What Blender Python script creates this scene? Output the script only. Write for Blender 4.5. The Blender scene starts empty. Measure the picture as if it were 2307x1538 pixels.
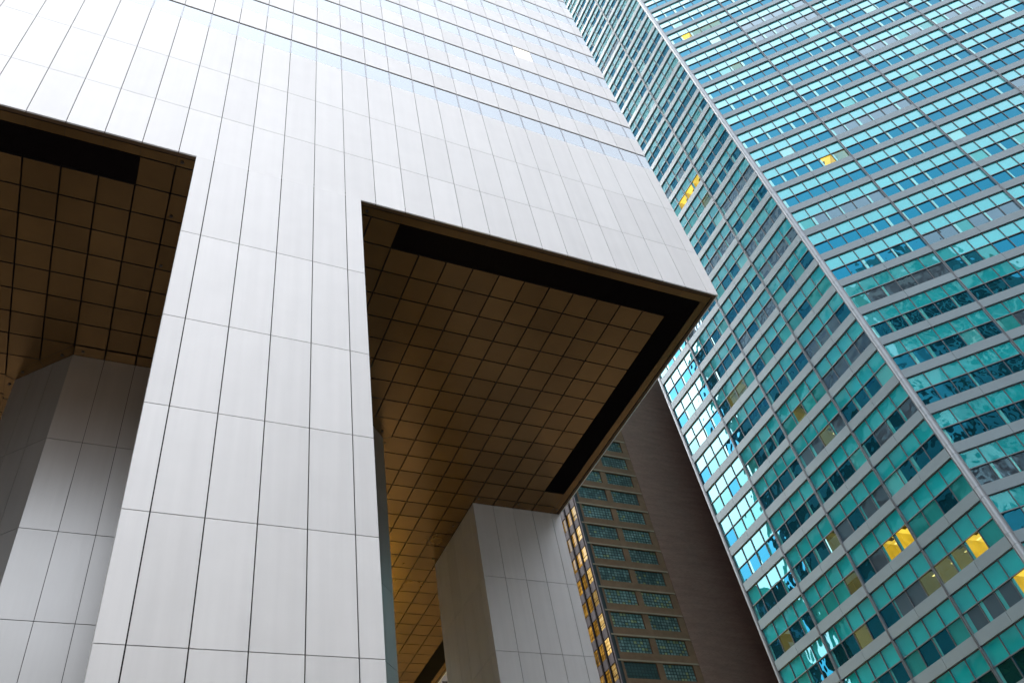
import bpy, math, random
from mathutils import Matrix, Vector

# ------------------------------------------------------------------ camera, world, sun
scene = bpy.context.scene
COL = scene.collection
F = 35.44                                   # height of the tower's underside above the street
cam_d = bpy.data.cameras.new("camera")
cam_d.sensor_fit = 'HORIZONTAL'
cam_d.sensor_width = 36.0
cam_d.lens = 36.0 * 1916.96 / 2307.0
cam_d.clip_start = 0.1
cam_d.clip_end = 5000.0
cam = bpy.data.objects.new("camera", cam_d)
R0 = Vector((0.90400557, -0.39728613, -0.15791661))
R1 = Vector((0.19579007, 0.71309102, -0.67317713))
R2 = Vector((0.38005285, 0.57763737, 0.72242294))
CAM = Vector((-27.6349, -20.7892, 1.6))
m = Matrix((R0, -R1, -R2)).transposed().to_4x4()
m.translation = CAM
cam.matrix_world = m
COL.objects.link(cam)
scene.camera = cam

SUN_EL, SUN_AZ = math.radians(68), math.radians(-52)      # azimuth from +Y towards +X
world = bpy.data.worlds.new("World")
scene.world = world
world.use_nodes = True
wn = world.node_tree
wn.nodes.clear()
sky = wn.nodes.new("ShaderNodeTexSky")
sky.sky_type = 'NISHITA'
sky.sun_disc = False
sky.sun_elevation = SUN_EL
sky.sun_rotation = SUN_AZ
sky.air_density = 1.0
sky.dust_density = 5.0
sky.ozone_density = 1.0
hs = wn.nodes.new("ShaderNodeHueSaturation")              # overcast: most of the blue is gone
hs.inputs["Saturation"].default_value = 0.27
bg = wn.nodes.new("ShaderNodeBackground")
bg.inputs["Strength"].default_value = 0.15
out = wn.nodes.new("ShaderNodeOutputWorld")
wn.links.new(sky.outputs[0], hs.inputs["Color"])
wn.links.new(hs.outputs[0], bg.inputs["Color"])
wn.links.new(bg.outputs[0], out.inputs["Surface"])

sun_d = bpy.data.lights.new("sun", 'SUN')
sun_d.energy = 0.6
sun_d.angle = math.radians(30)
sun_d.color = (1.0, 0.97, 0.93)
sun = bpy.data.objects.new("sun", sun_d)
sd = Vector((math.sin(SUN_AZ) * math.cos(SUN_EL), math.cos(SUN_AZ) * math.cos(SUN_EL), math.sin(SUN_EL)))
sun.rotation_euler = sd.to_track_quat('Z', 'Y').to_euler()
sun.location = (0, -60, 200)
COL.objects.link(sun)

scene.view_settings.view_transform = 'Standard'
scene.view_settings.look = 'None'
scene.view_settings.gamma = 1.0
scene.view_settings.exposure = 2.0

# ------------------------------------------------------------------ materials
def _mat(name):
    mt = bpy.data.materials.new(name)
    mt.use_nodes = True
    nt = mt.node_tree
    nt.nodes.clear()
    o = nt.nodes.new("ShaderNodeOutputMaterial")
    return mt, nt, o

def _coords(nt, scale):
    tc = nt.nodes.new("ShaderNodeTexCoord")
    mp = nt.nodes.new("ShaderNodeMapping")
    mp.inputs["Scale"].default_value = scale
    nt.links.new(tc.outputs["Object"], mp.inputs["Vector"])
    return mp.outputs[0]

def _rnd(nt):
    a = nt.nodes.new("ShaderNodeAttribute")
    a.attribute_name = "rnd"
    return a

def _math(nt, op, a, b):
    n = nt.nodes.new("ShaderNodeMath")
    n.operation = op
    for i, v in ((0, a), (1, b)):
        if isinstance(v, (int, float)):
            n.inputs[i].default_value = v
        else:
            nt.links.new(v, n.inputs[i])
    return n.outputs[0]

def surface(name, base, rough=0.5, metal=0.0, streak=(0.6, 0.6, 0.6), var=0.15, per_piece=0.1, bump=0.0, spec=0.5,
            detail=(3, 3, 3), dirt=0.0, coat=0.0):
    """painted metal, stone, brick render ...: tone drifts with two noises and from piece to piece"""
    mt, nt, o = _mat(name)
    b = nt.nodes.new("ShaderNodeBsdfPrincipled")
    n1 = nt.nodes.new("ShaderNodeTexNoise")
    n1.inputs["Scale"].default_value = 1.0
    n1.inputs["Detail"].default_value = 5.0
    nt.links.new(_coords(nt, streak), n1.inputs["Vector"])
    n2 = nt.nodes.new("ShaderNodeTexNoise")
    n2.inputs["Scale"].default_value = 1.0
    n2.inputs["Detail"].default_value = 4.0
    nt.links.new(_coords(nt, detail), n2.inputs["Vector"])
    a = _rnd(nt)
    sep = nt.nodes.new("ShaderNodeSeparateColor")
    nt.links.new(a.outputs["Color"], sep.inputs[0])
    v = _math(nt, 'MULTIPLY_ADD', n1.outputs["Fac"], var * 1.4)
    v.node.inputs[2].default_value = 1.0 - var * 0.7
    w = _math(nt, 'MULTIPLY_ADD', n2.outputs["Fac"], var * 0.8)
    w.node.inputs[2].default_value = 1.0 - var * 0.4
    pp = _math(nt, 'MULTIPLY_ADD', sep.outputs[0], per_piece)
    pp.node.inputs[2].default_value = 1.0 - per_piece * 0.5
    t = _math(nt, 'MULTIPLY', _math(nt, 'MULTIPLY', v, w), pp)
    mx = nt.nodes.new("ShaderNodeVectorMath")
    mx.operation = 'SCALE'
    mx.inputs[0].default_value = base
    nt.links.new(t, mx.inputs["Scale"])
    nt.links.new(mx.outputs[0], b.inputs["Base Color"])
    b.inputs["Metallic"].default_value = metal
    b.inputs["Specular IOR Level"].default_value = spec
    r = _math(nt, 'MULTIPLY_ADD', n1.outputs["Fac"], rough * 0.3)
    r.node.inputs[2].default_value = rough * 0.85
    nt.links.new(r, b.inputs["Roughness"])
    if coat:
        b.inputs["Coat Weight"].default_value = coat
        b.inputs["Coat Roughness"].default_value = 0.15
    if bump:
        bp = nt.nodes.new("ShaderNodeBump")
        bp.inputs["Strength"].default_value = 1.0
        bp.inputs["Distance"].default_value = bump
        nt.links.new(n2.outputs["Fac"], bp.inputs["Height"])
        nt.links.new(bp.outputs[0], b.inputs["Normal"])
    nt.links.new(b.outputs[0], o.inputs["Surface"])
    return mt

def glass(name, body, tint, f0, f1, wave=0.02, per_piece=0.12, stripes=0.0, emit=None, es=0.0, rough=0.01, edge=0.5):
    """tinted architectural glass: a body colour seen through it and a tinted mirror that grows towards grazing;
    each pane carries its own tone and its own slight warp"""
    mt, nt, o = _mat(name)
    a = _rnd(nt)
    sep = nt.nodes.new("ShaderNodeSeparateColor")
    nt.links.new(a.outputs["Color"], sep.inputs[0])
    # warp: low frequency noise, offset per pane
    nz = nt.nodes.new("ShaderNodeTexNoise")
    nz.noise_dimensions = '4D'
    nz.inputs["Scale"].default_value = 0.9
    nz.inputs["Detail"].default_value = 1.0
    nt.links.new(_coords(nt, (1.0, 1.0, 0.8)), nz.inputs["Vector"])
    nt.links.new(_math(nt, 'MULTIPLY', sep.outputs[1], 40.0), nz.inputs["W"])
    bp = nt.nodes.new("ShaderNodeBump")
    bp.inputs["Strength"].default_value = 1.0
    bp.inputs["Distance"].default_value = wave
    nt.links.new(nz.outputs["Fac"], bp.inputs["Height"])
    pp = _math(nt, 'MULTIPLY_ADD', sep.outputs[0], per_piece)
    pp.node.inputs[2].default_value = 1.0 - per_piece * 0.5
    tone = pp
    if stripes:
        wv = nt.nodes.new("ShaderNodeTexWave")
        wv.inputs["Scale"].default_value = 4.5
        wv.inputs["Distortion"].default_value = 0.6
        nt.links.new(_coords(nt, (1.0, 1.0, 0.0)), wv.inputs["Vector"])
        s = _math(nt, 'MULTIPLY_ADD', wv.outputs["Fac"], stripes)
        s.node.inputs[2].default_value = 1.0 - stripes * 0.5
        tone = _math(nt, 'MULTIPLY', pp, s)
    big = nt.nodes.new("ShaderNodeTexNoise")
    big.inputs["Scale"].default_value = 0.5
    big.inputs["Detail"].default_value = 3.0
    nt.links.new(_coords(nt, (1.0, 1.0, 1.0)), big.inputs["Vector"])
    g = _math(nt, 'MULTIPLY_ADD', big.outputs["Fac"], 0.5)
    g.node.inputs[2].default_value = 0.75
    tone = _math(nt, 'MULTIPLY', tone, g)
    sc = nt.nodes.new("ShaderNodeVectorMath")
    sc.operation = 'SCALE'
    sc.inputs[0].default_value = body
    nt.links.new(tone, sc.inputs["Scale"])
    d = nt.nodes.new("ShaderNodeBsdfDiffuse")
    nt.links.new(sc.outputs[0], d.inputs["Color"])
    inner = d.outputs[0]
    if emit:
        em = nt.nodes.new("ShaderNodeEmission")
        es_ = nt.nodes.new("ShaderNodeVectorMath")
        es_.operation = 'SCALE'
        es_.inputs[0].default_value = emit
        nt.links.new(tone, es_.inputs["Scale"])
        nt.links.new(es_.outputs[0], em.inputs["Color"])
        em.inputs["Strength"].default_value = es
        ad = nt.nodes.new("ShaderNodeAddShader")
        nt.links.new(inner, ad.inputs[0])
        nt.links.new(em.outputs[0], ad.inputs[1])
        inner = ad.outputs[0]
    gl = nt.nodes.new("ShaderNodeBsdfGlossy")
    gl.inputs["Roughness"].default_value = rough
    lw = nt.nodes.new("ShaderNodeLayerWeight")
    lw.inputs["Blend"].default_value = 0.5
    mr = nt.nodes.new("ShaderNodeMapRange")
    mr.interpolation_type = 'SMOOTHSTEP'
    mr.inputs["From Min"].default_value = 0.24
    mr.inputs["From Max"].default_value = 0.64
    nt.links.new(lw.outputs["Facing"], mr.inputs["Value"])
    fc = mr.outputs[0]
    mixc = nt.nodes.new("ShaderNodeMix")
    mixc.data_type = 'RGBA'
    mixc.inputs["A"].default_value = (*tint, 1)
    mixc.inputs["B"].default_value = (1, 1, 1, 1)
    nt.links.new(_math(nt, 'MULTIPLY', fc, edge), mixc.inputs["Factor"])
    nt.links.new(mixc.outputs["Result"], gl.inputs["Color"])
    nt.links.new(bp.outputs[0], gl.inputs["Normal"])
    fac = _math(nt, 'MULTIPLY_ADD', fc, f1 - f0)
    fac.node.inputs[2].default_value = f0
    mx = nt.nodes.new("ShaderNodeMixShader")
    nt.links.new(fac, mx.inputs[0])
    nt.links.new(inner, mx.inputs[1])
    nt.links.new(gl.outputs[0], mx.inputs[2])
    nt.links.new(mx.outputs[0], o.inputs["Surface"])
    return mt

def brick(name, c1, c2, mortar):
    mt, nt, o = _mat(name)
    b = nt.nodes.new("ShaderNodeBsdfPrincipled")
    br = nt.nodes.new("ShaderNodeTexBrick")
    br.inputs["Scale"].default_value = 1.0
    br.inputs["Brick Width"].default_value = 0.42
    br.inputs["Row Height"].default_value = 0.16
    br.inputs["Mortar Size"].default_value = 0.012
    br.inputs["Color1"].default_value = (*c1, 1)
    br.inputs["Color2"].default_value = (*c2, 1)
    br.inputs["Mortar"].default_value = (*mortar, 1)
    tc = nt.nodes.new("ShaderNodeTexCoord")
    sp = nt.nodes.new("ShaderNodeSeparateXYZ")
    cb = nt.nodes.new("ShaderNodeCombineXYZ")
    nt.links.new(tc.outputs["Object"], sp.inputs[0])
    nt.links.new(_math(nt, 'ADD', sp.outputs[0], sp.outputs[1]), cb.inputs[0])
    nt.links.new(sp.outputs[2], cb.inputs[1])
    nt.links.new(cb.outputs[0], br.inputs["Vector"])
    nz = nt.nodes.new("ShaderNodeTexNoise")
    nz.inputs["Scale"].default_value = 1.0
    nz.inputs["Detail"].default_value = 6.0
    nt.links.new(_coords(nt, (0.25, 0.25, 1.6)), nz.inputs["Vector"])
    sc = nt.nodes.new("ShaderNodeVectorMath")
    sc.operation = 'SCALE'
    nt.links.new(br.outputs["Color"], sc.inputs[0])
    f = _math(nt, 'MULTIPLY_ADD', nz.outputs["Fac"], 0.5)
    f.node.inputs[2].default_value = 0.75
    nt.links.new(f, sc.inputs["Scale"])
    nt.links.new(sc.outputs[0], b.inputs["Base Color"])
    b.inputs["Roughness"].default_value = 0.85
    b.inputs["Specular IOR Level"].default_value = 0.1
    nt.links.new(b.outputs[0], o.inputs["Surface"])
    return mt

def lit_room(name, base, glow, strength):
    """a lit room behind glass: bright ceiling strips, blinds and partitions as thin lines"""
    mt, nt, o = _mat(name)
    a = _rnd(nt)
    sep = nt.nodes.new("ShaderNodeSeparateColor")
    nt.links.new(a.outputs["Color"], sep.inputs[0])
    n1 = nt.nodes.new("ShaderNodeTexNoise")
    n1.noise_dimensions = '4D'
    n1.inputs["Scale"].default_value = 1.0
    n1.inputs["Detail"].default_value = 3.0
    nt.links.new(_coords(nt, (5.0, 5.0, 0.5)), n1.inputs["Vector"])
    nt.links.new(_math(nt, 'MULTIPLY', sep.outputs[1], 30.0), n1.inputs["W"])
    n2 = nt.nodes.new("ShaderNodeTexNoise")
    n2.noise_dimensions = '4D'
    n2.inputs["Scale"].default_value = 1.0
    n2.inputs["Detail"].default_value = 2.0
    nt.links.new(_coords(nt, (0.5, 0.5, 7.0)), n2.inputs["Vector"])
    nt.links.new(_math(nt, 'MULTIPLY', sep.outputs[0], 30.0), n2.inputs["W"])
    v = _math(nt, 'MULTIPLY', n1.outputs["Fac"], n2.outputs["Fac"])
    ramp = nt.nodes.new("ShaderNodeValToRGB")
    ramp.color_ramp.elements[0].position = 0.13
    ramp.color_ramp.elements[0].color = (base[0] * 0.15, base[1] * 0.15, base[2] * 0.15, 1)
    ramp.color_ramp.elements[1].position = 0.47
    ramp.color_ramp.elements[1].color = (*glow, 1)
    e = ramp.color_ramp.elements.new(0.25)
    e.color = (*base, 1)
    nt.links.new(v, ramp.inputs[0])
    em = nt.nodes.new("ShaderNodeEmission")
    k = _math(nt, 'MULTIPLY_ADD', sep.outputs[2], strength * 1.2)
    k.node.inputs[2].default_value = strength * 0.5
    nt.links.new(k, em.inputs["Strength"])
    nt.links.new(ramp.outputs[0], em.inputs["Color"])
    gl = nt.nodes.new("ShaderNodeBsdfGlossy")
    gl.inputs["Roughness"].default_value = 0.03
    gl.inputs["Color"].default_value = (0.8, 0.8, 0.75, 1)
    mx = nt.nodes.new("ShaderNodeMixShader")
    mx.inputs[0].default_value = 0.08
    nt.links.new(em.outputs[0], mx.inputs[1])
    nt.links.new(gl.outputs[0], mx.inputs[2])
    nt.links.new(mx.outputs[0], o.inputs["Surface"])
    return mt

M_ALU = surface("brushed_aluminium", (0.82, 0.82, 0.82), 0.55, 0.30, streak=(2.2, 2.2, 0.10), var=0.10, per_piece=0.07,
                detail=(0.8, 0.8, 0.8), bump=0.006)
M_PIER = surface("pier_aluminium", (0.80, 0.80, 0.80), 0.52, 0.36, streak=(3.0, 3.0, 0.12), var=0.11, per_piece=0.07,
                 detail=(0.8, 0.8, 0.8), bump=0.006)
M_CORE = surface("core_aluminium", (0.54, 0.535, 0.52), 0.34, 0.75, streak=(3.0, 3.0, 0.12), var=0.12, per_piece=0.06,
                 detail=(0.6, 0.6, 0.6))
M_JOINT = surface("dark_joint", (0.012, 0.011, 0.012), 0.8, var=0.1)
M_CWIN = glass("pale_mirror_glass", (0.20, 0.28, 0.34), (0.36, 0.48, 0.57), 0.34, 0.52, wave=0.004, per_piece=0.06, edge=0.6)
M_CMUL = surface("window_mullion_grey", (0.42, 0.44, 0.48), 0.4, 0.4, var=0.05)
M_CLIT = glass("pale_lit_glass", (0.5, 0.45, 0.3), (0.8, 0.82, 0.75), 0.4, 0.8, wave=0.004, emit=(0.9, 0.75, 0.35), es=0.55)
M_SOFFIT = surface("bronze_soffit", (0.215, 0.118, 0.040), 0.22, 0.65, streak=(0.25, 0.25, 0.25), var=0.30, per_piece=0.24,
                   detail=(1.2, 1.2, 1.2), coat=0.0)
M_LIP = surface("bronze_lip", (0.105, 0.058, 0.026), 0.5, 0.3, var=0.15)
M_SBACK = surface("soffit_void", (0.010, 0.007, 0.006), 0.9, var=0.1)
M_GRILLE = surface("grille_black", (0.007, 0.004, 0.004), 0.7, var=0.1, spec=0.1)
M_LAMPDOT = surface("recessed_lamp_dark", (0.015, 0.012, 0.010), 0.5, var=0.1)

M_SPAN = surface("silver_spandrel", (0.225, 0.298, 0.335), 0.45, 0.15, streak=(0.5, 0.5, 0.5), var=0.08, per_piece=0.08)
M_TUBE = surface("silver_corner_tube", (0.36, 0.40, 0.44), 0.38, 0.3, streak=(0.5, 0.5, 0.5), var=0.06, per_piece=0.05)
M_BAR = surface("window_bar", (0.10, 0.105, 0.115), 0.45, 0.4, var=0.1)
M_BARLT = surface("window_bar_silver", (0.20, 0.215, 0.235), 0.4, 0.5, var=0.08)
M_BODY = surface("dark_core_wall", (0.02, 0.022, 0.024), 0.8, var=0.1)
TEAL = (0.32, 0.72, 0.80)
M_GUP = glass("teal_spandrel_glass", (0.012, 0.42, 0.45), TEAL, 0.26, 0.66, wave=0.020, per_piece=0.14, edge=0.5)
M_GSTRIP = glass("teal_light_strip", (0.05, 0.46, 0.46), (0.45, 0.82, 0.85), 0.30, 0.60, wave=0.02, per_piece=0.3, edge=0.5)
M_GDARK = glass("teal_vision_glass", (0.005, 0.040, 0.045), (0.03, 0.36, 0.58), 0.38, 0.50, wave=0.024, per_piece=0.4, edge=0.14)
M_GGREY = glass("grey_vision_glass", (0.07, 0.09, 0.11), (0.20, 0.38, 0.48), 0.36, 0.64, wave=0.040, per_piece=0.4, edge=0.34)
M_GBLIND = glass("blind_glass", (0.02, 0.27, 0.26), (0.16, 0.58, 0.62), 0.28, 0.60, wave=0.030, per_piece=0.5, stripes=0.6, edge=0.4)

def clear_glass(name, tint, gloss):
    mt, nt, o = _mat(name)
    t = nt.nodes.new("ShaderNodeBsdfTransparent")
    t.inputs["Color"].default_value = (*tint, 1)
    gl = nt.nodes.new("ShaderNodeBsdfGlossy")
    gl.inputs["Roughness"].default_value = 0.01
    gl.inputs["Color"].default_value = (0.4, 0.75, 0.75, 1)
    mx = nt.nodes.new("ShaderNodeMixShader")
    mx.inputs[0].default_value = gloss
    nt.links.new(t.outputs[0], mx.inputs[1])
    nt.links.new(gl.outputs[0], mx.inputs[2])
    nt.links.new(mx.outputs[0], o.inputs["Surface"])
    return mt
def glow(name, c, st, var=0.3):
    mt, nt, o = _mat(name)
    n = nt.nodes.new("ShaderNodeTexNoise")
    n.inputs["Scale"].default_value = 1.3
    nt.links.new(_coords(nt, (1, 1, 1)), n.inputs["Vector"])
    a = _rnd(nt)
    sep = nt.nodes.new("ShaderNodeSeparateColor")
    nt.links.new(a.outputs["Color"], sep.inputs[0])
    k = _math(nt, 'MULTIPLY_ADD', n.outputs["Fac"], st * var * 2)
    k.node.inputs[2].default_value = st * (1 - var)
    k2 = _math(nt, 'MULTIPLY_ADD', sep.outputs[0], 0.6)
    k2.node.inputs[2].default_value = 0.6
    em = nt.nodes.new("ShaderNodeEmission")
    em.inputs["Color"].default_value = (*c, 1)
    nt.links.new(_math(nt, 'MULTIPLY', k, k2), em.inputs["Strength"])
    nt.links.new(em.outputs[0], o.inputs["Surface"])
    return mt
M_GLIT = clear_glass("lit_office_glass", (0.95, 0.90, 0.60), 0.10)
M_GDIM = clear_glass("dim_office_glass", (0.65, 0.75, 0.55), 0.30)
M_ROOM = glow("self_lit_room_wall", (0.80, 0.54, 0.04), 0.22, 0.5)  # room faces emit their own light in place of lamplight falling on them
M_ROOMC = glow("self_lit_room_ceiling", (0.95, 0.70, 0.10), 0.36, 0.35)
M_ROOMD = glow("self_lit_dim_wall", (0.34, 0.24, 0.03), 0.14)
M_VENT = surface("ceiling_vent", (0.06, 0.05, 0.03), 0.7)
M_TUBEL = glow("ceiling_light_strip", (1.0, 0.80, 0.35), 0.7)

M_BRICK = brick("dark_brick", (0.29, 0.145, 0.112), (0.25, 0.122, 0.093), (0.31, 0.17, 0.135))
M_RENDER = surface("brown_render", (0.225, 0.115, 0.070), 0.85, spec=0.1, streak=(0.5, 0.5, 1.2), var=0.4, detail=(2, 2, 2))
M_LINTEL = surface("stone_lintel", (0.31, 0.205, 0.135), 0.8, streak=(0.8, 0.8, 2), var=0.35, detail=(3, 3, 3))
M_MUNTIN = surface("black_steel_muntin", (0.015, 0.018, 0.018), 0.6, var=0.1)
M_PANE = glass("old_factory_glass", (0.145, 0.185, 0.172), (0.55, 0.62, 0.60), 0.03, 0.15, wave=0.03, per_piece=1.3, rough=0.08)
M_PANEY = glass("old_factory_glass_yellowed", (0.24, 0.23, 0.12), (0.5, 0.6, 0.5), 0.03, 0.15, wave=0.03, per_piece=1.0, rough=0.08)
M_GSPAN = surface("grey_glass_spandrel", (0.060, 0.054, 0.060), 0.6, 0.0, var=0.12, per_piece=0.2, spec=0.12)
M_BLKMUL = surface("black_mullion", (0.010, 0.008, 0.009), 0.7, 0.0, var=0.1, spec=0.08)
M_GOLD = lit_room("gold_lit_room", (0.30, 0.150, 0.020), (1.0, 0.55, 0.10), 0.19)
M_GOLDW = lit_room("gold_lit_room_bright", (0.55, 0.34, 0.10), (1.0, 0.80, 0.42), 0.27)

M_ASPH = surface("asphalt", (0.055, 0.055, 0.058), 0.85, var=0.3, detail=(6, 6, 6))
M_PAVE = surface("pavement_concrete", (0.125, 0.115, 0.104), 0.85, var=0.2)
M_BOUNCECUT = surface("bounce_cut_dark", (0.018, 0.016, 0.015), 0.6, var=0.3)  # made very dark to soak up bounce under the tower
M_GROUND = surface("city_ground", (0.07, 0.068, 0.065), 0.9, var=0.2)
M_WHITE = surface("road_paint", (0.75, 0.75, 0.72), 0.7, var=0.2)
M_BROWNST = surface("brown_stone", (0.20, 0.135, 0.09), 0.8, var=0.2)
M_STONE = surface("limestone", (0.30, 0.27, 0.23), 0.8, var=0.2)
M_FIN = surface("pale_stone_fin", (0.34, 0.33, 0.31), 0.8, var=0.2)
M_DARKSTONE = surface("dark_stone", (0.055, 0.045, 0.040), 0.7, var=0.25)
M_PALEWALL = surface("pale_wall", (0.85, 0.86, 0.85), 0.7, var=0.15)
M_DWIN = glass("dark_street_glass", (0.02, 0.025, 0.03), (0.5, 0.6, 0.65), 0.15, 0.6, wave=0.01)
M_GOLDCAST = lit_room("soffit_gold_glow", (0.9, 0.60, 0.05), (1.0, 0.80, 0.16), 9.0)  # added glow, out of view, that turns the soffit gold

# ------------------------------------------------------------------ mesh builder
class MB:
    def __init__(self):
        self.v, self.f, self.m, self.c, self.mats = [], [], [], [], []
    def mi(self, mat):
        if mat not in self.mats:
            self.mats.append(mat)
        return self.mats.index(mat)
    def face(self, pts, mat, rnd=None):
        n = len(self.v)
        self.v.extend([tuple(p) for p in pts])
        self.f.append(tuple(range(n, n + len(pts))))
        self.m.append(self.mi(mat))
        self.c.append(rnd if rnd else (random.random(), random.random(), random.random()))
    def quad(self, fr, u0, u1, v0, v1, n, mat, rnd=None, tilt=0.0):
        """rectangle in the frame (origin, U, V, N) facing N, with an optional tiny tilt"""
        O, U, V, N = fr
        a, b = (random.uniform(-tilt, tilt), random.uniform(-tilt, tilt)) if tilt else (0, 0)
        P = lambda u, v, k: O + U * u + V * v + N * (n + k)
        self.face([P(u0, v0, -a - b), P(u1, v0, a - b), P(u1, v1, a + b), P(u0, v1, -a + b)], mat, rnd)
    def box(self, fr, u0, u1, v0, v1, n0, n1, mat, rnd=None, back=False):
        O, U, V, N = fr
        rnd = rnd or (random.random(), random.random(), random.random())
        P = lambda u, v, n: O + U * u + V * v + N * n
        a, b, c, d = P(u0, v0, n0), P(u1, v0, n0), P(u1, v1, n0), P(u0, v1, n0)
        e, f, g, h = P(u0, v0, n1), P(u1, v0, n1), P(u1, v1, n1), P(u0, v1, n1)
        fs = [(e, f, g, h), (a, b, f, e), (d, h, g, c), (a, e, h, d), (b, c, g, f)]
        if back:
            fs.append((a, d, c, b))
        for q in fs:
            self.face(q, mat, rnd)
    def prism(self, poly, z0, z1, mat, cap=True, rnd=None):
        """poly counter-clockwise seen from above"""
        n = len(poly)
        for i in range(n):
            p, q = poly[i], poly[(i + 1) % n]
            self.face([(p[0], p[1], z0), (q[0], q[1], z0), (q[0], q[1], z1), (p[0], p[1], z1)], mat, rnd)
        if cap:
            self.face([(p[0], p[1], z1) for p in poly], mat, rnd)
            self.face([(p[0], p[1], z0) for p in reversed(poly)], mat, rnd)
    def tube(self, cx, cy, r, z0, z1, mat, seg=28, rnd=None):
        ring = [(cx + r * math.cos(2 * math.pi * i / seg), cy + r * math.sin(2 * math.pi * i / seg)) for i in range(seg)]
        self.prism(ring, z0, z1, mat, True, rnd)
    def build(self, name, parent=None, smooth=False, **props):
        me = bpy.data.meshes.new(name)
        me.from_pydata(self.v, [], self.f)
        for mt in self.mats:
            me.materials.append(mt)
        me.polygons.foreach_set("material_index", self.m)
        ca = me.color_attributes.new("rnd", 'FLOAT_COLOR', 'CORNER')
        flat = []
        for f, c in zip(self.f, self.c):
            flat.extend([c[0], c[1], c[2], 1.0] * len(f))
        ca.data.foreach_set("color", flat)
        me.update()
        o = bpy.data.objects.new(name, me)
        COL.objects.link(o)
        if parent:
            o.parent = parent
        for k, v in props.items():
            o[k] = v
        return o

def thing(name, label, cat, group=None):
    o = bpy.data.objects.new(name, None)
    COL.objects.link(o)
    o["label"], o["category"] = label, cat
    if group:
        o["group"] = group
    return o

X, Y, Z = Vector((1, 0, 0)), Vector((0, 1, 0)), Vector((0, 0, 1))
def frame(o, u):
    u = Vector(u).normalized()
    return (Vector(o), u, Z, u.cross(Z))

# ------------------------------------------------------------------ ground, road, pavement
random.seed(4)
g = MB(); g.face([(-1500, -1500, -0.30), (1500, -1500, -0.30), (1500, 1500, -0.30), (-1500, 1500, -0.30)], M_GROUND)
g.build("ground", kind="structure")
g = MB(); g.face([(-400, -18.0, -0.15), (400, -18.0, -0.15), (400, -4.5, -0.15), (-400, -4.5, -0.15)], M_ASPH)
g.face([(6.0, -4.5, -0.15), (18.0, -4.5, -0.15), (18.0, 300, -0.15), (6.0, 300, -0.15)], M_ASPH)
for k in range(-30, 31):
    for yy in (-9.0, -13.5):
        g.face([(k * 9.0, yy - .06, -0.146), (k * 9.0 + 3, yy - .06, -0.146), (k * 9.0 + 3, yy + .06, -0.146), (k * 9.0, yy + .06, -0.146)], M_WHITE)
g.build("road", kind="structure")
g = MB()
g.prism([(-400, -60), (400, -60), (400, -18.0), (-400, -18.0)], -0.29, 0.0, M_PAVE)
g.prism([(-400, -4.5), (6.0, -4.5), (6.0, 300), (-400, 300)], -0.29, 0.0, M_PAVE)
g.prism([(18.0, -4.5), (400, -4.5), (400, 300), (18.0, 300)], -0.29, 0.0, M_PAVE)
g.build("pavement", kind="structure")
g = MB(); g.face([(-47.85, 0, 0.004), (-1.5, 0, 0.004), (-1.5, 47.85, 0.004), (-47.85, 47.85, 0.004)], M_BOUNCECUT)  # unseen dark floor added so the soffit darkens away from the street
g.build("bounce_cut_floor", kind="structure")

# ------------------------------------------------------------------ the silver tower on piers
MOD = 1.45
SIDE = 33 * MOD
TOP = 262.0
tower = thing("silver_tower", "pale silver metal tower raised on tall panelled piers, with a dark bronze underside", "tower")
corners = [(-SIDE, 0, 0), (0, 0, 0), (0, SIDE, 0), (-SIDE, SIDE, 0)]
dirs = [(1, 0, 0), (0, 1, 0), (-1, 0, 0), (0, -1, 0)]
SILL0, HEAD0, PITCH = 13.06, 14.74, 3.865
NFL = 52
G = 0.016                                        # half a joint

def u_edges():
    e = [0.0] + [(i + 0.5) * MOD for i in range(33)] + [SIDE]
    return e

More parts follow.
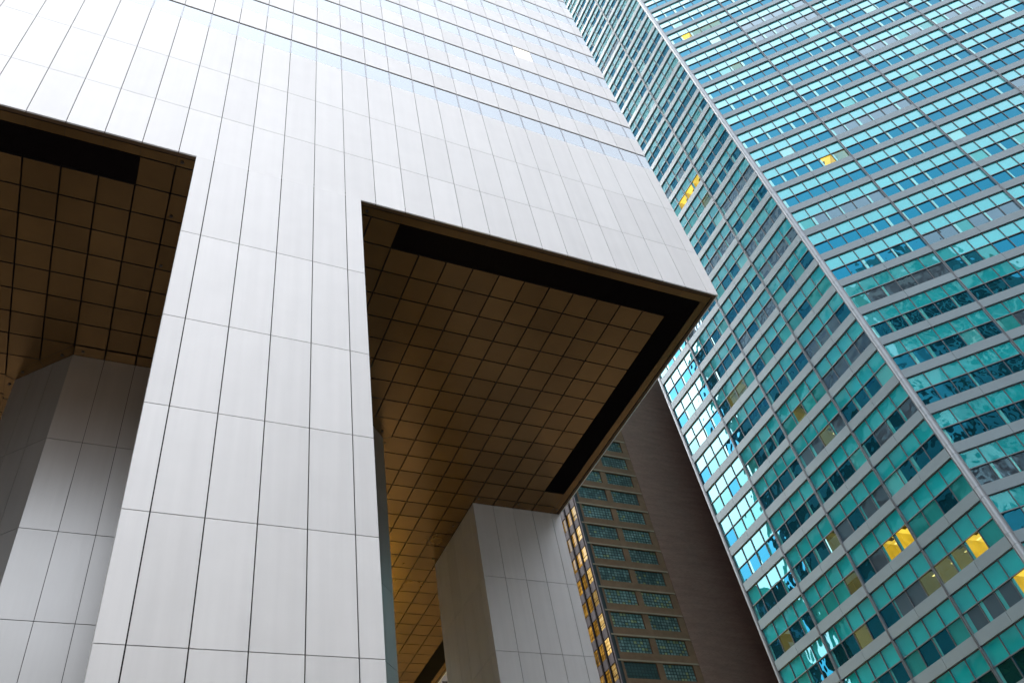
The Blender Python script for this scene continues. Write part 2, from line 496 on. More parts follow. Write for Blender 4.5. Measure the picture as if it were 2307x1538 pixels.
UE = u_edges()
for k in range(4):
    o = Vector(corners[k]) + Z * F
    fr = frame(o, dirs[k])
    mb = MB()
    mb.quad(fr, 0.05, SIDE - 0.05, 0.02, TOP - F - 0.1, -0.075, M_JOINT)
    rows = [(0.0, 3.854), (3.854, 8.292), (8.292, SILL0)]
    for n in range(NFL):
        rows.append((HEAD0 + PITCH * n, SILL0 + PITCH * (n + 1)))
    rows.append((HEAD0 + PITCH * NFL, TOP - F))
    for ri, (z0, z1) in enumerate(rows):
        a0 = z0 + (0.0 if ri == 0 else G * 0.9)
        if ri >= 3:
            a0 = z0 + 0.12                       # shadow slot over each window band
        for i in range(34):
            cz = 0.073 if k % 2 else 0.0
            u0, u1 = UE[i] + (G if i else cz), UE[i + 1] - (G if i < 33 else cz)
            r = (random.random(), random.random(), random.random())
            if k == 0 or ri < 14:
                mb.box(fr, u0, u1, a0, z1 - G * 0.9, -0.07, 0.0, M_ALU, r)
            else:
                mb.quad(fr, u0, u1, a0, z1 - G * 0.9, 0.0, M_ALU, r)
    if k == 0:
        mb.build("facade_cladding", tower)
    else:
        mb.build("facade_cladding", tower)
    if k == 0:
        lit = {(3, 28)}
    else:
        lit = set()
    for n in range(NFL):
        # one ribbon of panes per storey
        if k in (0,) and n < 24 or k == 1 and n < 20:
            wb = MB()
        elif n == 24 and k == 0 or n == 20 and k == 1 or n == 0:
            wb = MB()
        z0, z1 = SILL0 + PITCH * n, HEAD0 + PITCH * n
        for i in range(34):
            r = (random.random(), random.random(), random.random())
            wb.quad(fr, UE[i] + (0.02 if i == 0 else 0), UE[i + 1] - (0.02 if i == 33 else 0), z0, z1, -0.03,
                    M_CLIT if (n, i) in lit else M_CWIN, r, 0.002)
            if 0 < i:
                wb.box(fr, UE[i] - 0.035, UE[i] + 0.035, z0, z1, -0.029, -0.004, M_CMUL)
        if k in (0,) and n < 24 or k == 1 and n < 20:
            wb.build("window_band", tower)
        elif n == NFL - 1:
            wb.build("window_band", tower, kind="stuff")
rf = MB(); rf.prism([(-SIDE + .1, .1), (-.1, .1), (-.1, SIDE - .1), (-SIDE + .1, SIDE - .1)], TOP - 1.0, TOP - 0.05, M_ALU)
rf.build("roof", tower)

# piers: one in the middle of each side, five modules wide and deep
ROWS = [0.0, -5.50, -10.40, -14.53, -18.52, -22.45, -26.4, -30.4, -F]
def panel_wall(mb, fr, edges, rows, mat, gap=G, vgap=None, tilt=0.0):
    for j in range(len(rows) - 1):
        z1, z0 = rows[j], rows[j + 1]
        for i in range(len(edges) - 1):
            r = (random.random(), random.random(), random.random())
            mb.box(fr, edges[i] + (gap if i else 0), edges[i + 1] - (gap if i < len(edges) - 2 else 0),
                   z0 + 0.015, z1 - (0.015 if j else 0.0), -0.07, 0.0, mat, r)

def pier(k):
    c = (Vector(corners[k]) + Vector(dirs[k]) * (14 * MOD))
    fr = frame(c + Z * F, dirs[k])
    mb = MB()
    e5 = [0, .5 * MOD, 1.5 * MOD, 2.5 * MOD, 3.5 * MOD, 4.5 * MOD, 5 * MOD]
    dp = 4.5 * MOD
    ed = [0.074, .5 * MOD, 1.5 * MOD, 2.5 * MOD, 3.5 * MOD, 4.5 * MOD - 0.074]
    w = 5 * MOD
    O, U, V, N = fr
    panel_wall(mb, fr, e5, ROWS, M_PIER, 0.019)
    panel_wall(mb, frame(O + U * w, -N), ed, ROWS, M_PIER)
    panel_wall(mb, frame(O - N * dp + U * w, -U), e5, ROWS, M_PIER)
    panel_wall(mb, frame(O - N * dp, N), [dp - x for x in reversed(ed)], ROWS, M_PIER)
    # dark carcass behind the open joints
    for (f2, ww) in ((fr, w), (frame(O + U * w, -N), dp), (frame(O - N * dp + U * w, -U), w), (frame(O - N * dp, N), dp)):
        mb.quad(f2, 0.076, ww - 0.076, -F, -0.01, -0.076, M_JOINT)
    mb.build("pier", tower)
for k in range(4):
    pier(k)

# underside: bronze tiles with dark open joints, an L-shaped grille in each corner, fascia lip
sof = MB()
sof.face([(-SIDE + .02, .02, F + 0.30), (-SIDE + .02, SIDE - .02, F + 0.30), (-.02, SIDE - .02, F + 0.30), (-.02, .02, F + 0.30)], M_SBACK)
HB = 0.035
def tile(x0, x1, y0, y1, h=0.02):
    r = (random.random(), random.random(), random.random())
    z = F + h
    pts = [(x0, y0, z), (x0, y1, z), (x1, y1, z), (x1, y0, z)]
    sof.face(pts, M_SOFFIT, r)
    for i in range(4):
        p, q = pts[i], pts[(i + 1) % 4]
        sof.face([p, (p[0], p[1], z + .1), (q[0], q[1], z + .1), q], M_SBACK, r)
def in_grille(i, j):
    # tile (i, j), i and j from 1 to 32 between grid lines i-0.5 and i+0.5
    a, b = min(i, 33 - i), min(j, 33 - j)
    return (a == 1 and b <= 12) or (b == 1 and a <= 12)
oct_half = [(-31.19, 12.42), (-34.10, 15.29)]
cx, cy = -SIDE / 2, SIDE / 2
def oct_poly(a, b, c, d):
    """half-extents of an octagon: a = flat half width (x), b = half depth (y), c, d = chamfer start"""
    return [(cx - c, cy - b), (cx + c, cy - b), (cx + a, cy - d), (cx + a, cy + d), (cx + c, cy + b), (cx - c, cy + b), (cx - a, cy + d), (cx - a, cy - d)]
TRIM = oct_poly(10.18, 11.50, 7.27, 8.63)
CORE = oct_poly(9.70, 10.85, 7.27, 8.385)
def clip_out(x0, x1, y0, y1):
    """tile corners against the core's trim: whole tile, nothing, or the part left outside a chamfer"""
    ax, ay = abs((x0 + x1) / 2 - cx), abs((y0 + y1) / 2 - cy)
    inside = lambda x, y: abs(x - cx) < 10.18 and abs(y - cy) < 11.50 and (abs(x - cx) + abs(y - cy)) < 18.77
    cs = [inside(x, y) for x in (x0 + .1, x1 - .1) for y in (y0 + .1, y1 - .1)]
    if all(cs):
        return None
    return any(cs)
for i in range(1, 33):
    for j in range(1, 33):
        x0, x1 = -SIDE + (i - .5) * MOD + HB, -SIDE + (i + .5) * MOD - HB
        y0, y1 = (j - .5) * MOD + .03 + HB, (j + .5) * MOD + .03 - HB
        if in_grille(i, j):
            continue
        t = clip_out(x0, x1, y0, y1)
        if t is None:
            continue
        if t:
            # cut the tile along the trim's outline (Sutherland-Hodgman against the outside of a chamfer)
            sx, sy = (1 if (x0 + x1) / 2 > cx else -1), (1 if (y0 + y1) / 2 > cy else -1)
            sq = [(x0, y0), (x0, y1), (x1, y1), (x1, y0)]
            d = lambda p: sx * (p[0] - cx) + sy * (p[1] - cy) - 18.77 - 0.04
            res = []
            for q in range(4):
                p, n2 = sq[q], sq[(q + 1) % 4]
                dp_, dn = d(p), d(n2)
                if dp_ >= 0:
                    res.append(p)
                if dp_ * dn < 0:
                    s = dp_ / (dp_ - dn)
                    res.append((p[0] + (n2[0] - p[0]) * s, p[1] + (n2[1] - p[1]) * s))
            if len(res) >= 3:
                sof.face([(p[0], p[1], F + .02) for p in res], M_SOFFIT)
            continue
        tile(x0, x1, y0, y1)
# border pieces and the lip under the fascia, along all four sides
for k in range(4):
    O = Vector(corners[k]); U = Vector(dirs[k]); N = U.cross(Z)
    P = lambda u, d: tuple(O + U * u - N * d + Z * (F + 0.02))
    def strip(u0, u1, d0, d1, du0=None, du1=None, mat=M_SOFFIT, h=0.0):
        a = [P(u0, d0), P(u0 if du0 is None else du0, d1), P(u1 if du1 is None else du1, d1), P(u1, d0)]
        sof.face([(p[0], p[1], p[2] + h) for p in a], mat)
    strip(0.02, SIDE - .02, 0.02, 0.235, 0.235, SIDE - .235, M_LIP, -0.012)
    for i in range(33 + 1):
        u0, u1 = UE[i] + (0.006 if i else 0.29), UE[i + 1] - (0.006 if i < 33 else 0.29)
        strip(u0, u1, 0.29, 0.72, 0.72 if i == 0 else u0, SIDE - .72 if i == 33 else u1)
# trim ring round the core
for i in range(8):
    a, b = TRIM[i], TRIM[(i + 1) % 8]
    c, d = CORE[(i + 1) % 8], CORE[i]
    n = 2 if i % 2 else 10
    L = lambda p, q, t: (p[0] + (q[0] - p[0]) * t, p[1] + (q[1] - p[1]) * t)
    for s in range(n):
        t0, t1 = s / n + 0.003, (s + 1) / n - 0.003
        q = [L(a, b, t0), L(d, c, t0), L(d, c, t1), L(a, b, t1)]
        sof.face([(p[0], p[1], F + .02) for p in q], M_SOFFIT)
soffit = sof.build("soffit", tower)
# dark recessed lamps in the border, by the piers and round the core
dots = []
for k in range(4):
    O = Vector(corners[k]); U = Vector(dirs[k]); N = U.cross(Z)
    for u in (14 * MOD - 0.5, 19 * MOD + 0.45):
        for d in (0.5, 3.4, 6.3):
            dots.append(O + U * u - N * d)
    for u in (-0.5 + 17.5 * MOD - 1.9, 17.5 * MOD + 2.0 - 0.5):
        dots.append(O + U * u - N * 6.9)
for i in range(8):
    a, b, c, d = TRIM[i], TRIM[(i + 1) % 8], CORE[(i + 1) % 8], CORE[i]
    n = 2 if i % 2 else 4
    for t in ([.2, .82] if i % 2 else [.03, .3, .5, .7, .97]):
        dots.append(Vector(((a[0] + d[0]) / 2 + ((b[0] + c[0]) - (a[0] + d[0])) / 2 * t, (a[1] + d[1]) / 2 + ((b[1] + c[1]) - (a[1] + d[1])) / 2 * t, 0)))
dm = MB(); dm.tube(0, 0, 0.075, 0, 0.05, M_LAMPDOT, 14)
first = dm.build("recessed_lamp", soffit)
first.location = (dots[0].x, dots[0].y, F - 0.015)
for p in dots[1:]:
    c = first.copy(); COL.objects.link(c); c.parent = soffit
    c.location = (p.x, p.y, F - 0.015)
# the four L-shaped grilles
for sx in (0, 1):
    for sy in (0, 1):
        gm = MB()
        mx = lambda x: -x if sx == 0 else -SIDE + x
        my = lambda y: y if sy == 0 else SIDE - y
        def slat(xa, xb, ya, yb):
            xs, ys = sorted((mx(xa), mx(xb))), sorted((my(ya), my(yb)))
            gm.box((Vector((xs[0], ys[0], F + .03)), X, Y, -Z), 0, xs[1] - xs[0], 0, ys[1] - ys[0], -.14, 0, M_GRILLE)
        a0, a1, L = .5 * MOD + .04, 1.5 * MOD - .02, 12.5 * MOD
        n = 22
        for s in range(n):
            t0 = a0 + (a1 - a0) * s / n
            slat(t0, L, t0, t0 + .03)             # along x
            slat(t0, t0 + .03, t0 + .031, L)      # along y
        gm.build("soffit_grille", tower)

# the octagonal core under the tower
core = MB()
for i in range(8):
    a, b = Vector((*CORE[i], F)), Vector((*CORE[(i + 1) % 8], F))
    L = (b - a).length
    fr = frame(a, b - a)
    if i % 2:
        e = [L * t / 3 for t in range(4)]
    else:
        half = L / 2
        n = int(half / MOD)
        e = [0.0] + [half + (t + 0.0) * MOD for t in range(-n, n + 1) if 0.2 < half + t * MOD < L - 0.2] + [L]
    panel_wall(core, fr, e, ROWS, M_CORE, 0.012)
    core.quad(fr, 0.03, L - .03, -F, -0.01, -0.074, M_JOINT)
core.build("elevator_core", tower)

# ------------------------------------------------------------------ the teal glass tower
random.seed(11)
K = 0.62
teal = thing("glass_tower", "teal glass office tower with grey metal bands and rounded silver corner", "tower")
TX, TY0 = 27.12, 8.32
ZH0, PT = (9.22 + 33.8426) * K + 1.6, 6.28 * K     # head of the reference row, storey height
N0, N1 = -6, 44
ZTOP = ZH0 + PT * N1 + 2.0
LEFT_LEN = 40.75 * K
RIGHT_B = 13.63 * K
NRB = 5
RIGHT_LEN = 0.3 * K + NRB * RIGHT_B + 0.25
frL = frame((TX, TY0 + LEFT_LEN, 0), (0, -1, 0))   # u runs towards the silver corner
frR = frame((TX, TY0, 0), (1, -1, 0))
q = RIGHT_LEN / math.sqrt(2)
poly = [(TX, TY0), (TX + q, TY0 - q), (TX + 70, TY0 - q), (TX + 70, TY0 + LEFT_LEN + 20), (TX + 20, TY0 + LEFT_LEN + 20), (TX, TY0 + LEFT_LEN)]
# carcass set 0.3 m behind the curtain wall
ctr = Vector((TX + 35, TY0 + 10))
ins = []
body = MB()
bi = [(TX + 3.6, TY0 + 1.6), (TX + q + .1, TY0 - q + 5.0), (TX + 69.5, TY0 - q + 5.0), (TX + 69.5, TY0 + LEFT_LEN + 19.5), (TX + 20.2, TY0 + LEFT_LEN + 19.5), (TX + 3.6, TY0 + LEFT_LEN - 1.6)]
body.prism(bi, 0.0, ZTOP, M_BODY)
body.build("wall", teal)
# the faces turned away: bands and glass in plain strips
bk = MB()
for (a, b) in ((1, 2), (2, 3), (3, 4), (4, 5)):
    p, r_ = Vector((*poly[a], 0)), Vector((*poly[b], 0))
    f2 = frame(p, r_ - p); L = (r_ - p).length
    for n in range(N0, N1 + 1):
        h = ZH0 + PT * n
        bk.quad(f2, 0, L, h, h + 1.38 * K, 0.0, M_SPAN)
        bk.quad(f2, 0, L, h - 4.9 * K, h - 2.45 * K, -.05, M_GDARK)
        bk.quad(f2, 0, L, h - 2.45 * K, h, -.05, M_GUP)
bk.build("rear_curtain_wall", teal)
# corner tubes, jointed at the top and foot of each band
def corner_tube(x, y, r, mat):
    t = MB()
    t.tube(x, y, r - 0.03, 0.0, ZTOP, M_JOINT, 20)
    for n in range(N0, N1 + 1):
        h = ZH0 + PT * n
        t.tube(x, y, r, h + 0.012, h + 1.38 * K - 0.012, mat, 30)
        t.tube(x, y, r, h - 4.9 * K + 0.012, h - 0.012, mat, 30)
    t.build("corner_tube", teal)
corner_tube(TX + .20, TY0 + .10, 0.30, M_TUBE)
corner_tube(TX + .16, TY0 + LEFT_LEN - .05, 0.24, M_TUBE)

def room(fr, a, b, bot, mid, base, kind, mb):
    """a shallow room of self-glowing faces behind a pane: back wall, ceiling with a dark air vent, side walls"""
    mt = M_ROOM if kind == 'l' else M_ROOMD
    O, U, V, N = fr
    P = lambda u, v, n: O + U * u + V * v + N * n
    c, f, d = mid + .35, bot - .2, base - 2.6
    a, b = a + .01, b - .01
    mb.face([P(a, f, d), P(b, f, d), P(b, c, d), P(a, c, d)], mt)
    mb.face([P(a, c, base - .03), P(a, c, d), P(b, c, d), P(b, c, base - .03)], M_ROOMC if kind == 'l' else mt)
    if random.random() < .6:                      # a cupboard against the back wall
        q0 = a + random.uniform(.1, .6) * (b - a)
        mb.face([P(q0, f, d + .3), P(q0 + .4, f, d + .3), P(q0 + .4, f + random.uniform(.9, 1.5), d + .3), P(q0, f + 1.1, d + .3)], M_VENT)
    mb.face([P(a, f, base - .03), P(a, f, d), P(a, c, d), P(a, c, base - .03)], mt)
    mb.face([P(b, f, base - .03), P(b, f, d), P(b, c, d), P(b, c, base - .03)], mt)
    m0, k0 = (a + b) / 2 + random.uniform(-.15, .15), random.uniform(.5, 1.0)
    mb.face([P(m0 - .22, c - .01, base - k0), P(m0 - .22, c - .01, base - k0 - .45), P(m0 + .22, c - .01, base - k0 - .45), P(m0 + .22, c - .01, base - k0)], M_VENT)
    k1 = random.uniform(1.5, 2.2)
    mb.face([P(a + .1, c - .012, base - k1), P(a + .1, c - .012, base - k1 - .2), P(b - .1, c - .012, base - k1 - .2), P(b - .1, c - .012, base - k1)], M_TUBEL)

def bay_window(fr, u0, u1, h, npane, kinds, mb):
    """one bay of one storey: an upper row of spandrel glass, a transom, a lower row of vision glass"""
    top, mid, bot = h - 0.0, h - 2.45 * K, h - 4.9 * K
    w = (u1 - u0) / npane
    base = -0.13
    for i in range(npane):
        a, b = u0 + w * i, u0 + w * (i + 1)
        r = (random.random(), random.random(), random.random())
        mb.quad(fr, a, b, mid, top, base, M_GUP, r, 0.006)
        kind, side, wid = kinds[i]
        r = (random.random(), random.random(), random.random())
        mt = {'d': M_GDARK, 'g': M_GGREY, 'b': M_GBLIND, 'l': M_GLIT, 'm': M_GDIM, 'u': M_GSTRIP}[kind]
        tl = 0.006
        if kind in 'lm':
            room(fr, a, b, bot, mid, base, kind, mb)
        if side:
            s = w * wid
            rs = (random.random(), r[1], r[2])
            if side > 0:
                mb.quad(fr, a, a + s, bot, mid, base, M_GSTRIP, rs, tl)
                mb.quad(fr, a + s, b, bot, mid, base, mt, r, tl)
            else:
                mb.quad(fr, b - s, b, bot, mid, base, M_GSTRIP, rs, tl)
                mb.quad(fr, a, b - s, bot, mid, base, mt, r, tl)
        else:
            mb.quad(fr, a, b, bot, mid, base, mt, r, tl)
    for i in range(1, npane):
        a = u0 + w * i
        mb.box(fr, a - .032, a + .032, bot, top, base - .01, base + .09, M_BAR)
    mb.box(fr, u0, u1, mid - .035, mid + .035, base - .01, base + .115, M_BARLT)
    mb.box(fr, u0, u1, top - .07, top, base - .01, base + .03, M_BAR)

def kinds_for(face, npane, n, b):
    storey = random.random()
    res = []
    lit_here = (face, n, b) in LIT
    for i in range(npane):
        x = random.random()
        if lit_here and i in LIT[(face, n, b)]:
            kd = LIT[(face, n, b)][i]
            res.append((kd, random.choice((0, 1)), 0.16))
            continue
        if face == 'L':
            if storey < .22:
                kd = 'b' if x < .8 else 'd'
            elif storey < .36:
                kd = 'g' if x < .7 else 'd'
            else:
                kd = 'd' if x < .80 else 'b' if x < .93 else 'u'
        else:
            if storey > .84:
                kd = 'g' if x < .9 else 'b'
            else:
                kd = 'd' if x < .93 else 'b' if x < .97 else 'u'
        side = 1 if random.random() < (.55 if storey > .22 else .1) else 0
        wid = random.choice((.14, .18, .22))
        res.append((kd, side, wid))
    return res

LIT = {('L', 15, 2): {1: 'l', 2: 'l', 3: 'l'}, ('L', 2, 2): {2: 'l', 3: 'l'}, ('L', 1, 3): {0: 'm', 1: 'm', 2: 'l'}, ('L', 0, 3): {3: 'l'},
       ('L', 3, 1): {3: 'm'}, ('L', 8, 1): {1: 'm', 2: 'm'}, ('L', 6, 2): {1: 'm'}, ('L', 5, 2): {2: 'm'}, ('L', 2, 1): {3: 'm'},
       ('L', 1, 1): {2: 'm'}, ('L', 2, 0): {1: 'm'}, ('L', 1, 2): {3: 'm'}, ('L', 14, 2): {3: 'm'},
       ('R', 12, 0): {4: 'l', 5: 'm'}, ('R', 18, 0): {3: 'm'}, ('R', 21, 0): {1: 'l', 2: 'm', 3: 'm', 4: 'm'}}
bays = []
for b in range(4):
    c0 = LEFT_LEN - (40.4 - 10.0 * b) * K
    bays.append(('L', b, frL, c0, c0 + 10.0 * K, 4))
for b in range(NRB):
    c0 = 0.3 * K + RIGHT_B * b
    bays.append(('R', b, frR, c0, c0 + RIGHT_B, 6))
def px(p):
    d = p - CAM
    zc = d.dot(R2)
    if zc <= 0:
        return None
    return (1153.5 + 1916.96 * d.dot(R0) / zc, 769 + 1916.96 * d.dot(R1) / zc, zc)
cand = []
for (fc, b, fr, u0, u1, npn) in bays:
    for n in range(N0, N1 + 1):
        h = ZH0 + PT * n
        c = px(fr[0] + fr[1] * ((u0 + u1) / 2) + Z * (h - 2.45 * K))
        vis = c is not None and -60 < c[0] < 2367 and -60 < c[1] < 1598
        if vis and fc == 'L':                     # behind the silver tower's edge
            if c[1] < 667 and c[0] < 1270 + (c[1] / 667.0) * 345:
                vis = False
        cand.append((0 if vis else 1, c[2] if c else 1e9, fc, b, n))
cand.sort(key=lambda t: (t[0], t[1]))
own = {(t[2], t[3], t[4]) for t in cand[:100] if t[0] == 0}
rest = MB()
for (fc, b, fr, u0, u1, npn) in bays:
    for n in range(N0, N1 + 1):
        h = ZH0 + PT * n
        tgt = MB() if (fc, b, n) in own else rest
        bay_window(fr, u0 + .10, u1 - .10, h, npn, kinds_for(fc, npn, n, b), tgt)
        if tgt is not rest:
            lit = LIT.get((fc, n, b), {})
            if 'l' in lit.values():
                tgt.build("window", teal, label="bay window with yellow lit panes")
            else:
                tgt.build("window", teal)
rest.build("window", teal, kind="stuff")
# grey metal bands, one per storey and face, in panels; twin mullions between the bays
for fc, fr, L, js in (('L', frL, LEFT_LEN, None), ('R', frR, RIGHT_LEN, None)):
    bs = [x for x in bays if x[0] == fc]
    cuts = [0.30 if fc == 'L' else 0.16]
    for x in bs:
        cuts += [x[3], (x[3] + x[4]) / 2]
    cuts += [bs[-1][4], L - (0.12 if fc == 'L' else 0.0)]
    cuts = sorted(set(round(c, 4) for c in cuts if c >= cuts[0]))
    restb = MB()
    for n in range(N0, N1 + 1):
        h = ZH0 + PT * n
        mb = MB() if 0 <= n <= 32 else restb
        for i in range(len(cuts) - 1):
            if cuts[i + 1] - cuts[i] < .03:
                continue
            mb.box(fr, cuts[i] + .012, cuts[i + 1] - .012, h, h + 1.38 * K, -.17, 0.035, M_SPAN)
        if mb is not restb:
            mb.build("spandrel_band", teal)
    restb.build("spandrel_band", teal, kind="stuff")
    mm = MB()
    for x in bs:
        edges = [x[3]] + ([x[4]] if x is bs[-1] else [])
        for e in edges:
            d = .055
            if fc == 'L' and x is bs[0] and e == x[3]:
                d = 0.05
            mm.box(fr, e - d - .028, e - d + .028, 0, ZTOP, -.17, 0.075, M_BARLT)
            mm.box(fr, e + d - .028, e + d + .028, 0, ZTOP, -.17, 0.075, M_BARLT)
    mm.build("mullion", teal)
tr = MB(); tr.prism([(p[0], p[1]) for p in poly], ZTOP, ZTOP + 1.2, M_SPAN); tr.build("roof", teal)

# ------------------------------------------------------------------ the old brick building with the gold-lit glass front
random.seed(23)
BX, BY = 27.5, 56.81
PF = 3.17
bz = lambda z: z + F
old = thing("brick_building", "dark brown brick building with gridded factory windows and a gold-lit glass side", "building")
w = MB()
TOPB = bz(70.0)
# flank: blank brick to the right, a rendered strip with the windows on the left
frB = frame((BX, BY, 0), (1, 0, 0))
w.box(frB, 11.5, 50.0, 0, TOPB, -.6, 0.0, M_BRICK, back=True)
w.build("brick_wall", old)
w = MB()
heads = [bz(10.15 + PF * i * 1.003) for i in range(-4, 12)]
cols = [(0.85, 5.38), (6.24, 10.56)]
WH = 2.02
# strip with openings: piers and spandrels butted round each window
def strip_rect(u0, u1, z0, z1):
    if u1 - u0 > .001 and z1 - z0 > .001:
        w.box(frB, u0, u1, z0, z1, -.5, -0.06, M_RENDER)
strip_rect(0.12, cols[0][0], 0, TOPB)
strip_rect(cols[0][1], cols[1][0], 0, TOPB)
strip_rect(cols[1][1], 11.5, 0, TOPB)
for (a, b) in cols:
    prev = 0.0
    for h in heads:
        strip_rect(a, b, prev, h - WH)
        prev = h
    strip_rect(a, b, prev, TOPB)
w.build("rendered_wall", old)
for h in heads:
    l = MB()
    l.box(frB, 0.12, 11.42, h + .03, h + .24, -.059, 0.02, M_LINTEL)
    l.build("lintel", old)
for ci, (a, b) in enumerate(cols):
    for hi, h in enumerate(heads):
        wm = MB()
        nx, ny = 10, 5
        yellow = random.random()
        blank = (ci == 0 and hi == 4)
        for i in range(nx):
            for j in range(ny):
                u0, u1 = a + (b - a) * i / nx, a + (b - a) * (i + 1) / nx
                z0, z1 = h - WH + WH * j / ny, h - WH + WH * (j + 1) / ny
                t = random.random()
                mt = M_PANEY if (t < (.16 if hi < 8 else .05) and not blank) else M_PANE
                r = (0.05 if blank else min(1.0, .15 + .35 * yellow + .5 * random.random() ** 1.5), random.random(), 0)
                wm.quad(frB, u0, u1, z0, z1, -.26, mt, r, 0.012)
        for i in range(nx + 1):
            u = a + (b - a) * i / nx
            t = .045 if i % 4 == 0 else .026
            wm.box(frB, max(a, u - t), min(b, u + t), h - WH, h, -.265, -.23, M_MUNTIN)
        for j in range(ny + 1):
            z = h - WH + WH * j / ny
            t = .035 if j in (0, 2, 5) else .024
            wm.box(frB, a, b, max(h - WH, z - t), min(h, z + t), -.264, -.225, M_MUNTIN)
        if 0 <= hi:
            wm.build("factory_window", old)
# street side: black mullions, grey spandrels, gold-lit rooms
frG = frame((BX, BY + 30.0, 0), (0, -1, 0))
gl = MB()
LG = 30.0
ys = [0.15, 1.76, 3.20, 4.60, 5.98, 7.36, 8.74, 10.1, 11.5, 12.9, 14.3]
us = [LG - y for y in ys]
zw = lambda n: bz(14.66 + PF * n)
gw = MB()
gw.box(frG, 0, LG, 0, TOPB, -.5, -.2, M_BODY, back=True)
gw.box(frG, 0, us[-1], 0, TOPB, -.2, 0.0, M_RENDER)
gw.build("street_wall", old)
for n in range(-4, 14):
    sp = MB()
    for i in range(len(us) - 1):
        sp.box(frG, us[i + 1], us[i], zw(n) - 1.19, zw(n), -.2, -.02, M_GSPAN)
    sp.build("spandrel_band", old)
    for i in range(len(us) - 1):
        lw = MB()
        near = (i == 0)
        zz = zw(n)
        mt = M_GOLDW if near else M_GOLD
        r = (random.random(), random.random(), random.random())
        if near:
            lw.quad(frG, us[i + 1], us[i], zz, zz + .62, -.1, mt, r)
            lw.quad(frG, us[i + 1], us[i], zz + .62, zz + 1.98, -.1, mt, (r[1], r[0], r[2]))
            lw.box(frG, us[i + 1], us[i], zz + .59, zz + .65, -.105, -.06, M_BLKMUL)
        else:
            lw.quad(frG, us[i + 1], us[i], zz, zz + 1.98, -.1, mt, r)
        lw.box(frG, us[i + 1], us[i], zz, zz + .05, -.105, -.05, M_BLKMUL)
        lw.box(frG, us[i + 1], us[i], zz + 1.93, zz + 1.98, -.105, -.05, M_BLKMUL)
        lw.build("lit_window", old)
ml = MB()
for i, u in enumerate(us):
    if i == 0:
        ml.box(frG, u - .28, u - .12, 0, TOPB, -.2, .10, M_BLKMUL)
        ml.box(frG, u - .10, u + .15, 0, TOPB, -.2, .05, M_GSPAN)
    else:
        ml.box(frG, u - .12, u + .12, 0, TOPB, -.2, .12, M_BLKMUL)
ml.build("mullion", old)
rr = MB(); rr.prism([(BX + .6, BY + .6), (BX + 50, BY + .6), (BX + 50, BY + 29.5), (BX + .6, BY + 29.5)], TOPB - .5, TOPB, M_DARKSTONE); rr.build("roof", old)

# ------------------------------------------------------------------ neighbours mostly out of view
random.seed(31)
def block(name, label, x0, x1, y0, y1, h, wall, win, bay=3.0, fl=3.8, wfrac=.6, hfrac=.6, lit=0.0, group=None, litmat=None):
    t = thing(name, label, "building", group)
    b = MB(); b.prism([(x0, y0), (x1, y0), (x1, y1), (x0, y1)], 0.0, h, wall); b.build("wall", t)
    wn_ = MB()
    for (o, u, L) in (((x0, y0, 0), (1, 0, 0), x1 - x0), ((x1, y0, 0), (0, 1, 0), y1 - y0), ((x1, y1, 0), (-1, 0, 0), x1 - x0), ((x0, y1, 0), (0, -1, 0), y1 - y0)):
        f2 = frame(o, u)
        nb, nf = int(L / bay), int((h - 5) / fl)
        for i in range(nb):
            for j in range(nf):
                u0 = (L - nb * bay) / 2 + i * bay + bay * (1 - wfrac) / 2
                z0 = 4.5 + j * fl
                mt = litmat if (litmat and random.random() < lit) else win
                wn_.box(f2, u0, u0 + bay * wfrac, z0, z0 + fl * hfrac, 0.0, 0.04, mt)
    wn_.build("window", t, kind="stuff")
    return t
block("pale_office_block", "pale stone office block across the avenue with a grid of windows", -18, 0.5, -70, -50, 92, M_PALEWALL, M_DWIN, 3.2, 3.7, .62, .5)
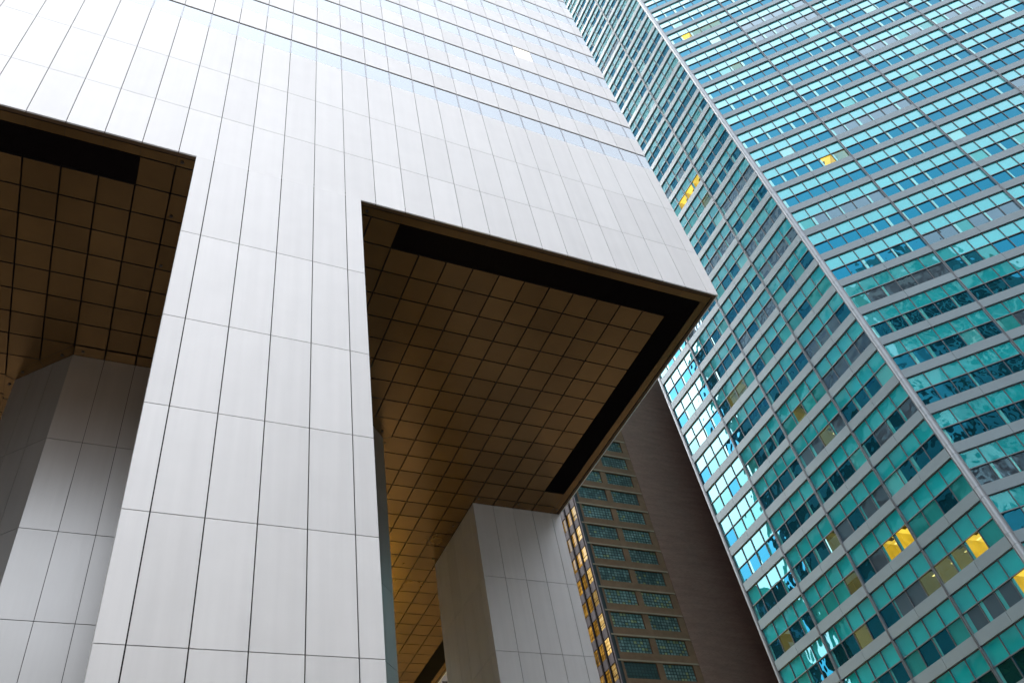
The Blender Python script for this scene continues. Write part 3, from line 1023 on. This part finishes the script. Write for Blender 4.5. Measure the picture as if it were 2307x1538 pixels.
dk = block("stepped_office_tower", "stepped grey stone office tower across the avenue, mirrored in the teal glass", -16, -4, -98, -74, 134, M_FIN, M_DWIN, 2.4, 3.7, .8, .86)
for (x0, x1, h) in ((-4, 3.5, 127), (3.5, 11, 114), (11, 19, 101), (19, 36, 86)):
    tb = MB(); tb.prism([(x0, -98), (x1, -98), (x1, -73 + (x0 + 4) * .05), (x0, -73 + (x0 + 4) * .05)], 0, h, M_FIN)
    f2 = frame((x1, -73 + (x0 + 4) * .05, 0), (-1, 0, 0))
    for i in range(int((x1 - x0) / 2.4)):
        for j in range(int((h - 5) / 3.7)):
            tb.box(f2, .15 + i * 2.4, 2.1 + i * 2.4, 4.5 + j * 3.7, 7.7 + j * 3.7, 0, .04, M_DWIN)
    tb.build("wall", dk)
block("avenue_sky_blocker", "unseen limestone block across the avenue, added to cut low sky light", -90, -20, -80, -50, 46, M_STONE, M_DWIN, 3.0, 3.6, .5, .55)  # put here to block horizon sky from the core and soffit
block("corner_sky_blocker", "unseen brown stone block across the avenue, sized to darken the rear pier", 31, 90, -90, -50, 88, M_BROWNST, M_DWIN, 3.0, 3.6, .5, .55)  # raised and browned so the rear pier goes darker and warmer
block("side_street_block", "brown block up the side street behind the silver tower", -44, 5, 92, 130, 84, M_DARKSTONE, M_DWIN, 3.0, 3.6, .5, .55)
block("annex_glow_box", "unseen low annex with glowing fronts, added to gild the bronze underside", -9, 5, 75, 90, 15, M_STONE, M_GOLDCAST, 3.0, 4.6, .85, .75)  # added and placed so its glow mirrors in the soffit, not on the pier
block("street_end_block", "grey stone block beyond the brick building along the side street", 19, 60, 92, 140, 105, M_STONE, M_DWIN, 3.0, 3.6, .5, .55)
block("north_sky_blocker", "unseen dark block north of the piers, added to cut light under the soffit", -130, -66, -4, 64, 54, M_DARKSTONE, M_DWIN, 3.0, 3.6, .5, .55)  # added to shut out low sky from the core and rear pier
block("reflection_mask_slab", "unseen dark slab added to hide bright sky from the glass reflection", -92, -53, 92, 98, 170, M_DARKSTONE, M_DWIN, 3.0, 3.6, .5, .55)  # added so the white sky reflection stops at the first twin mullion
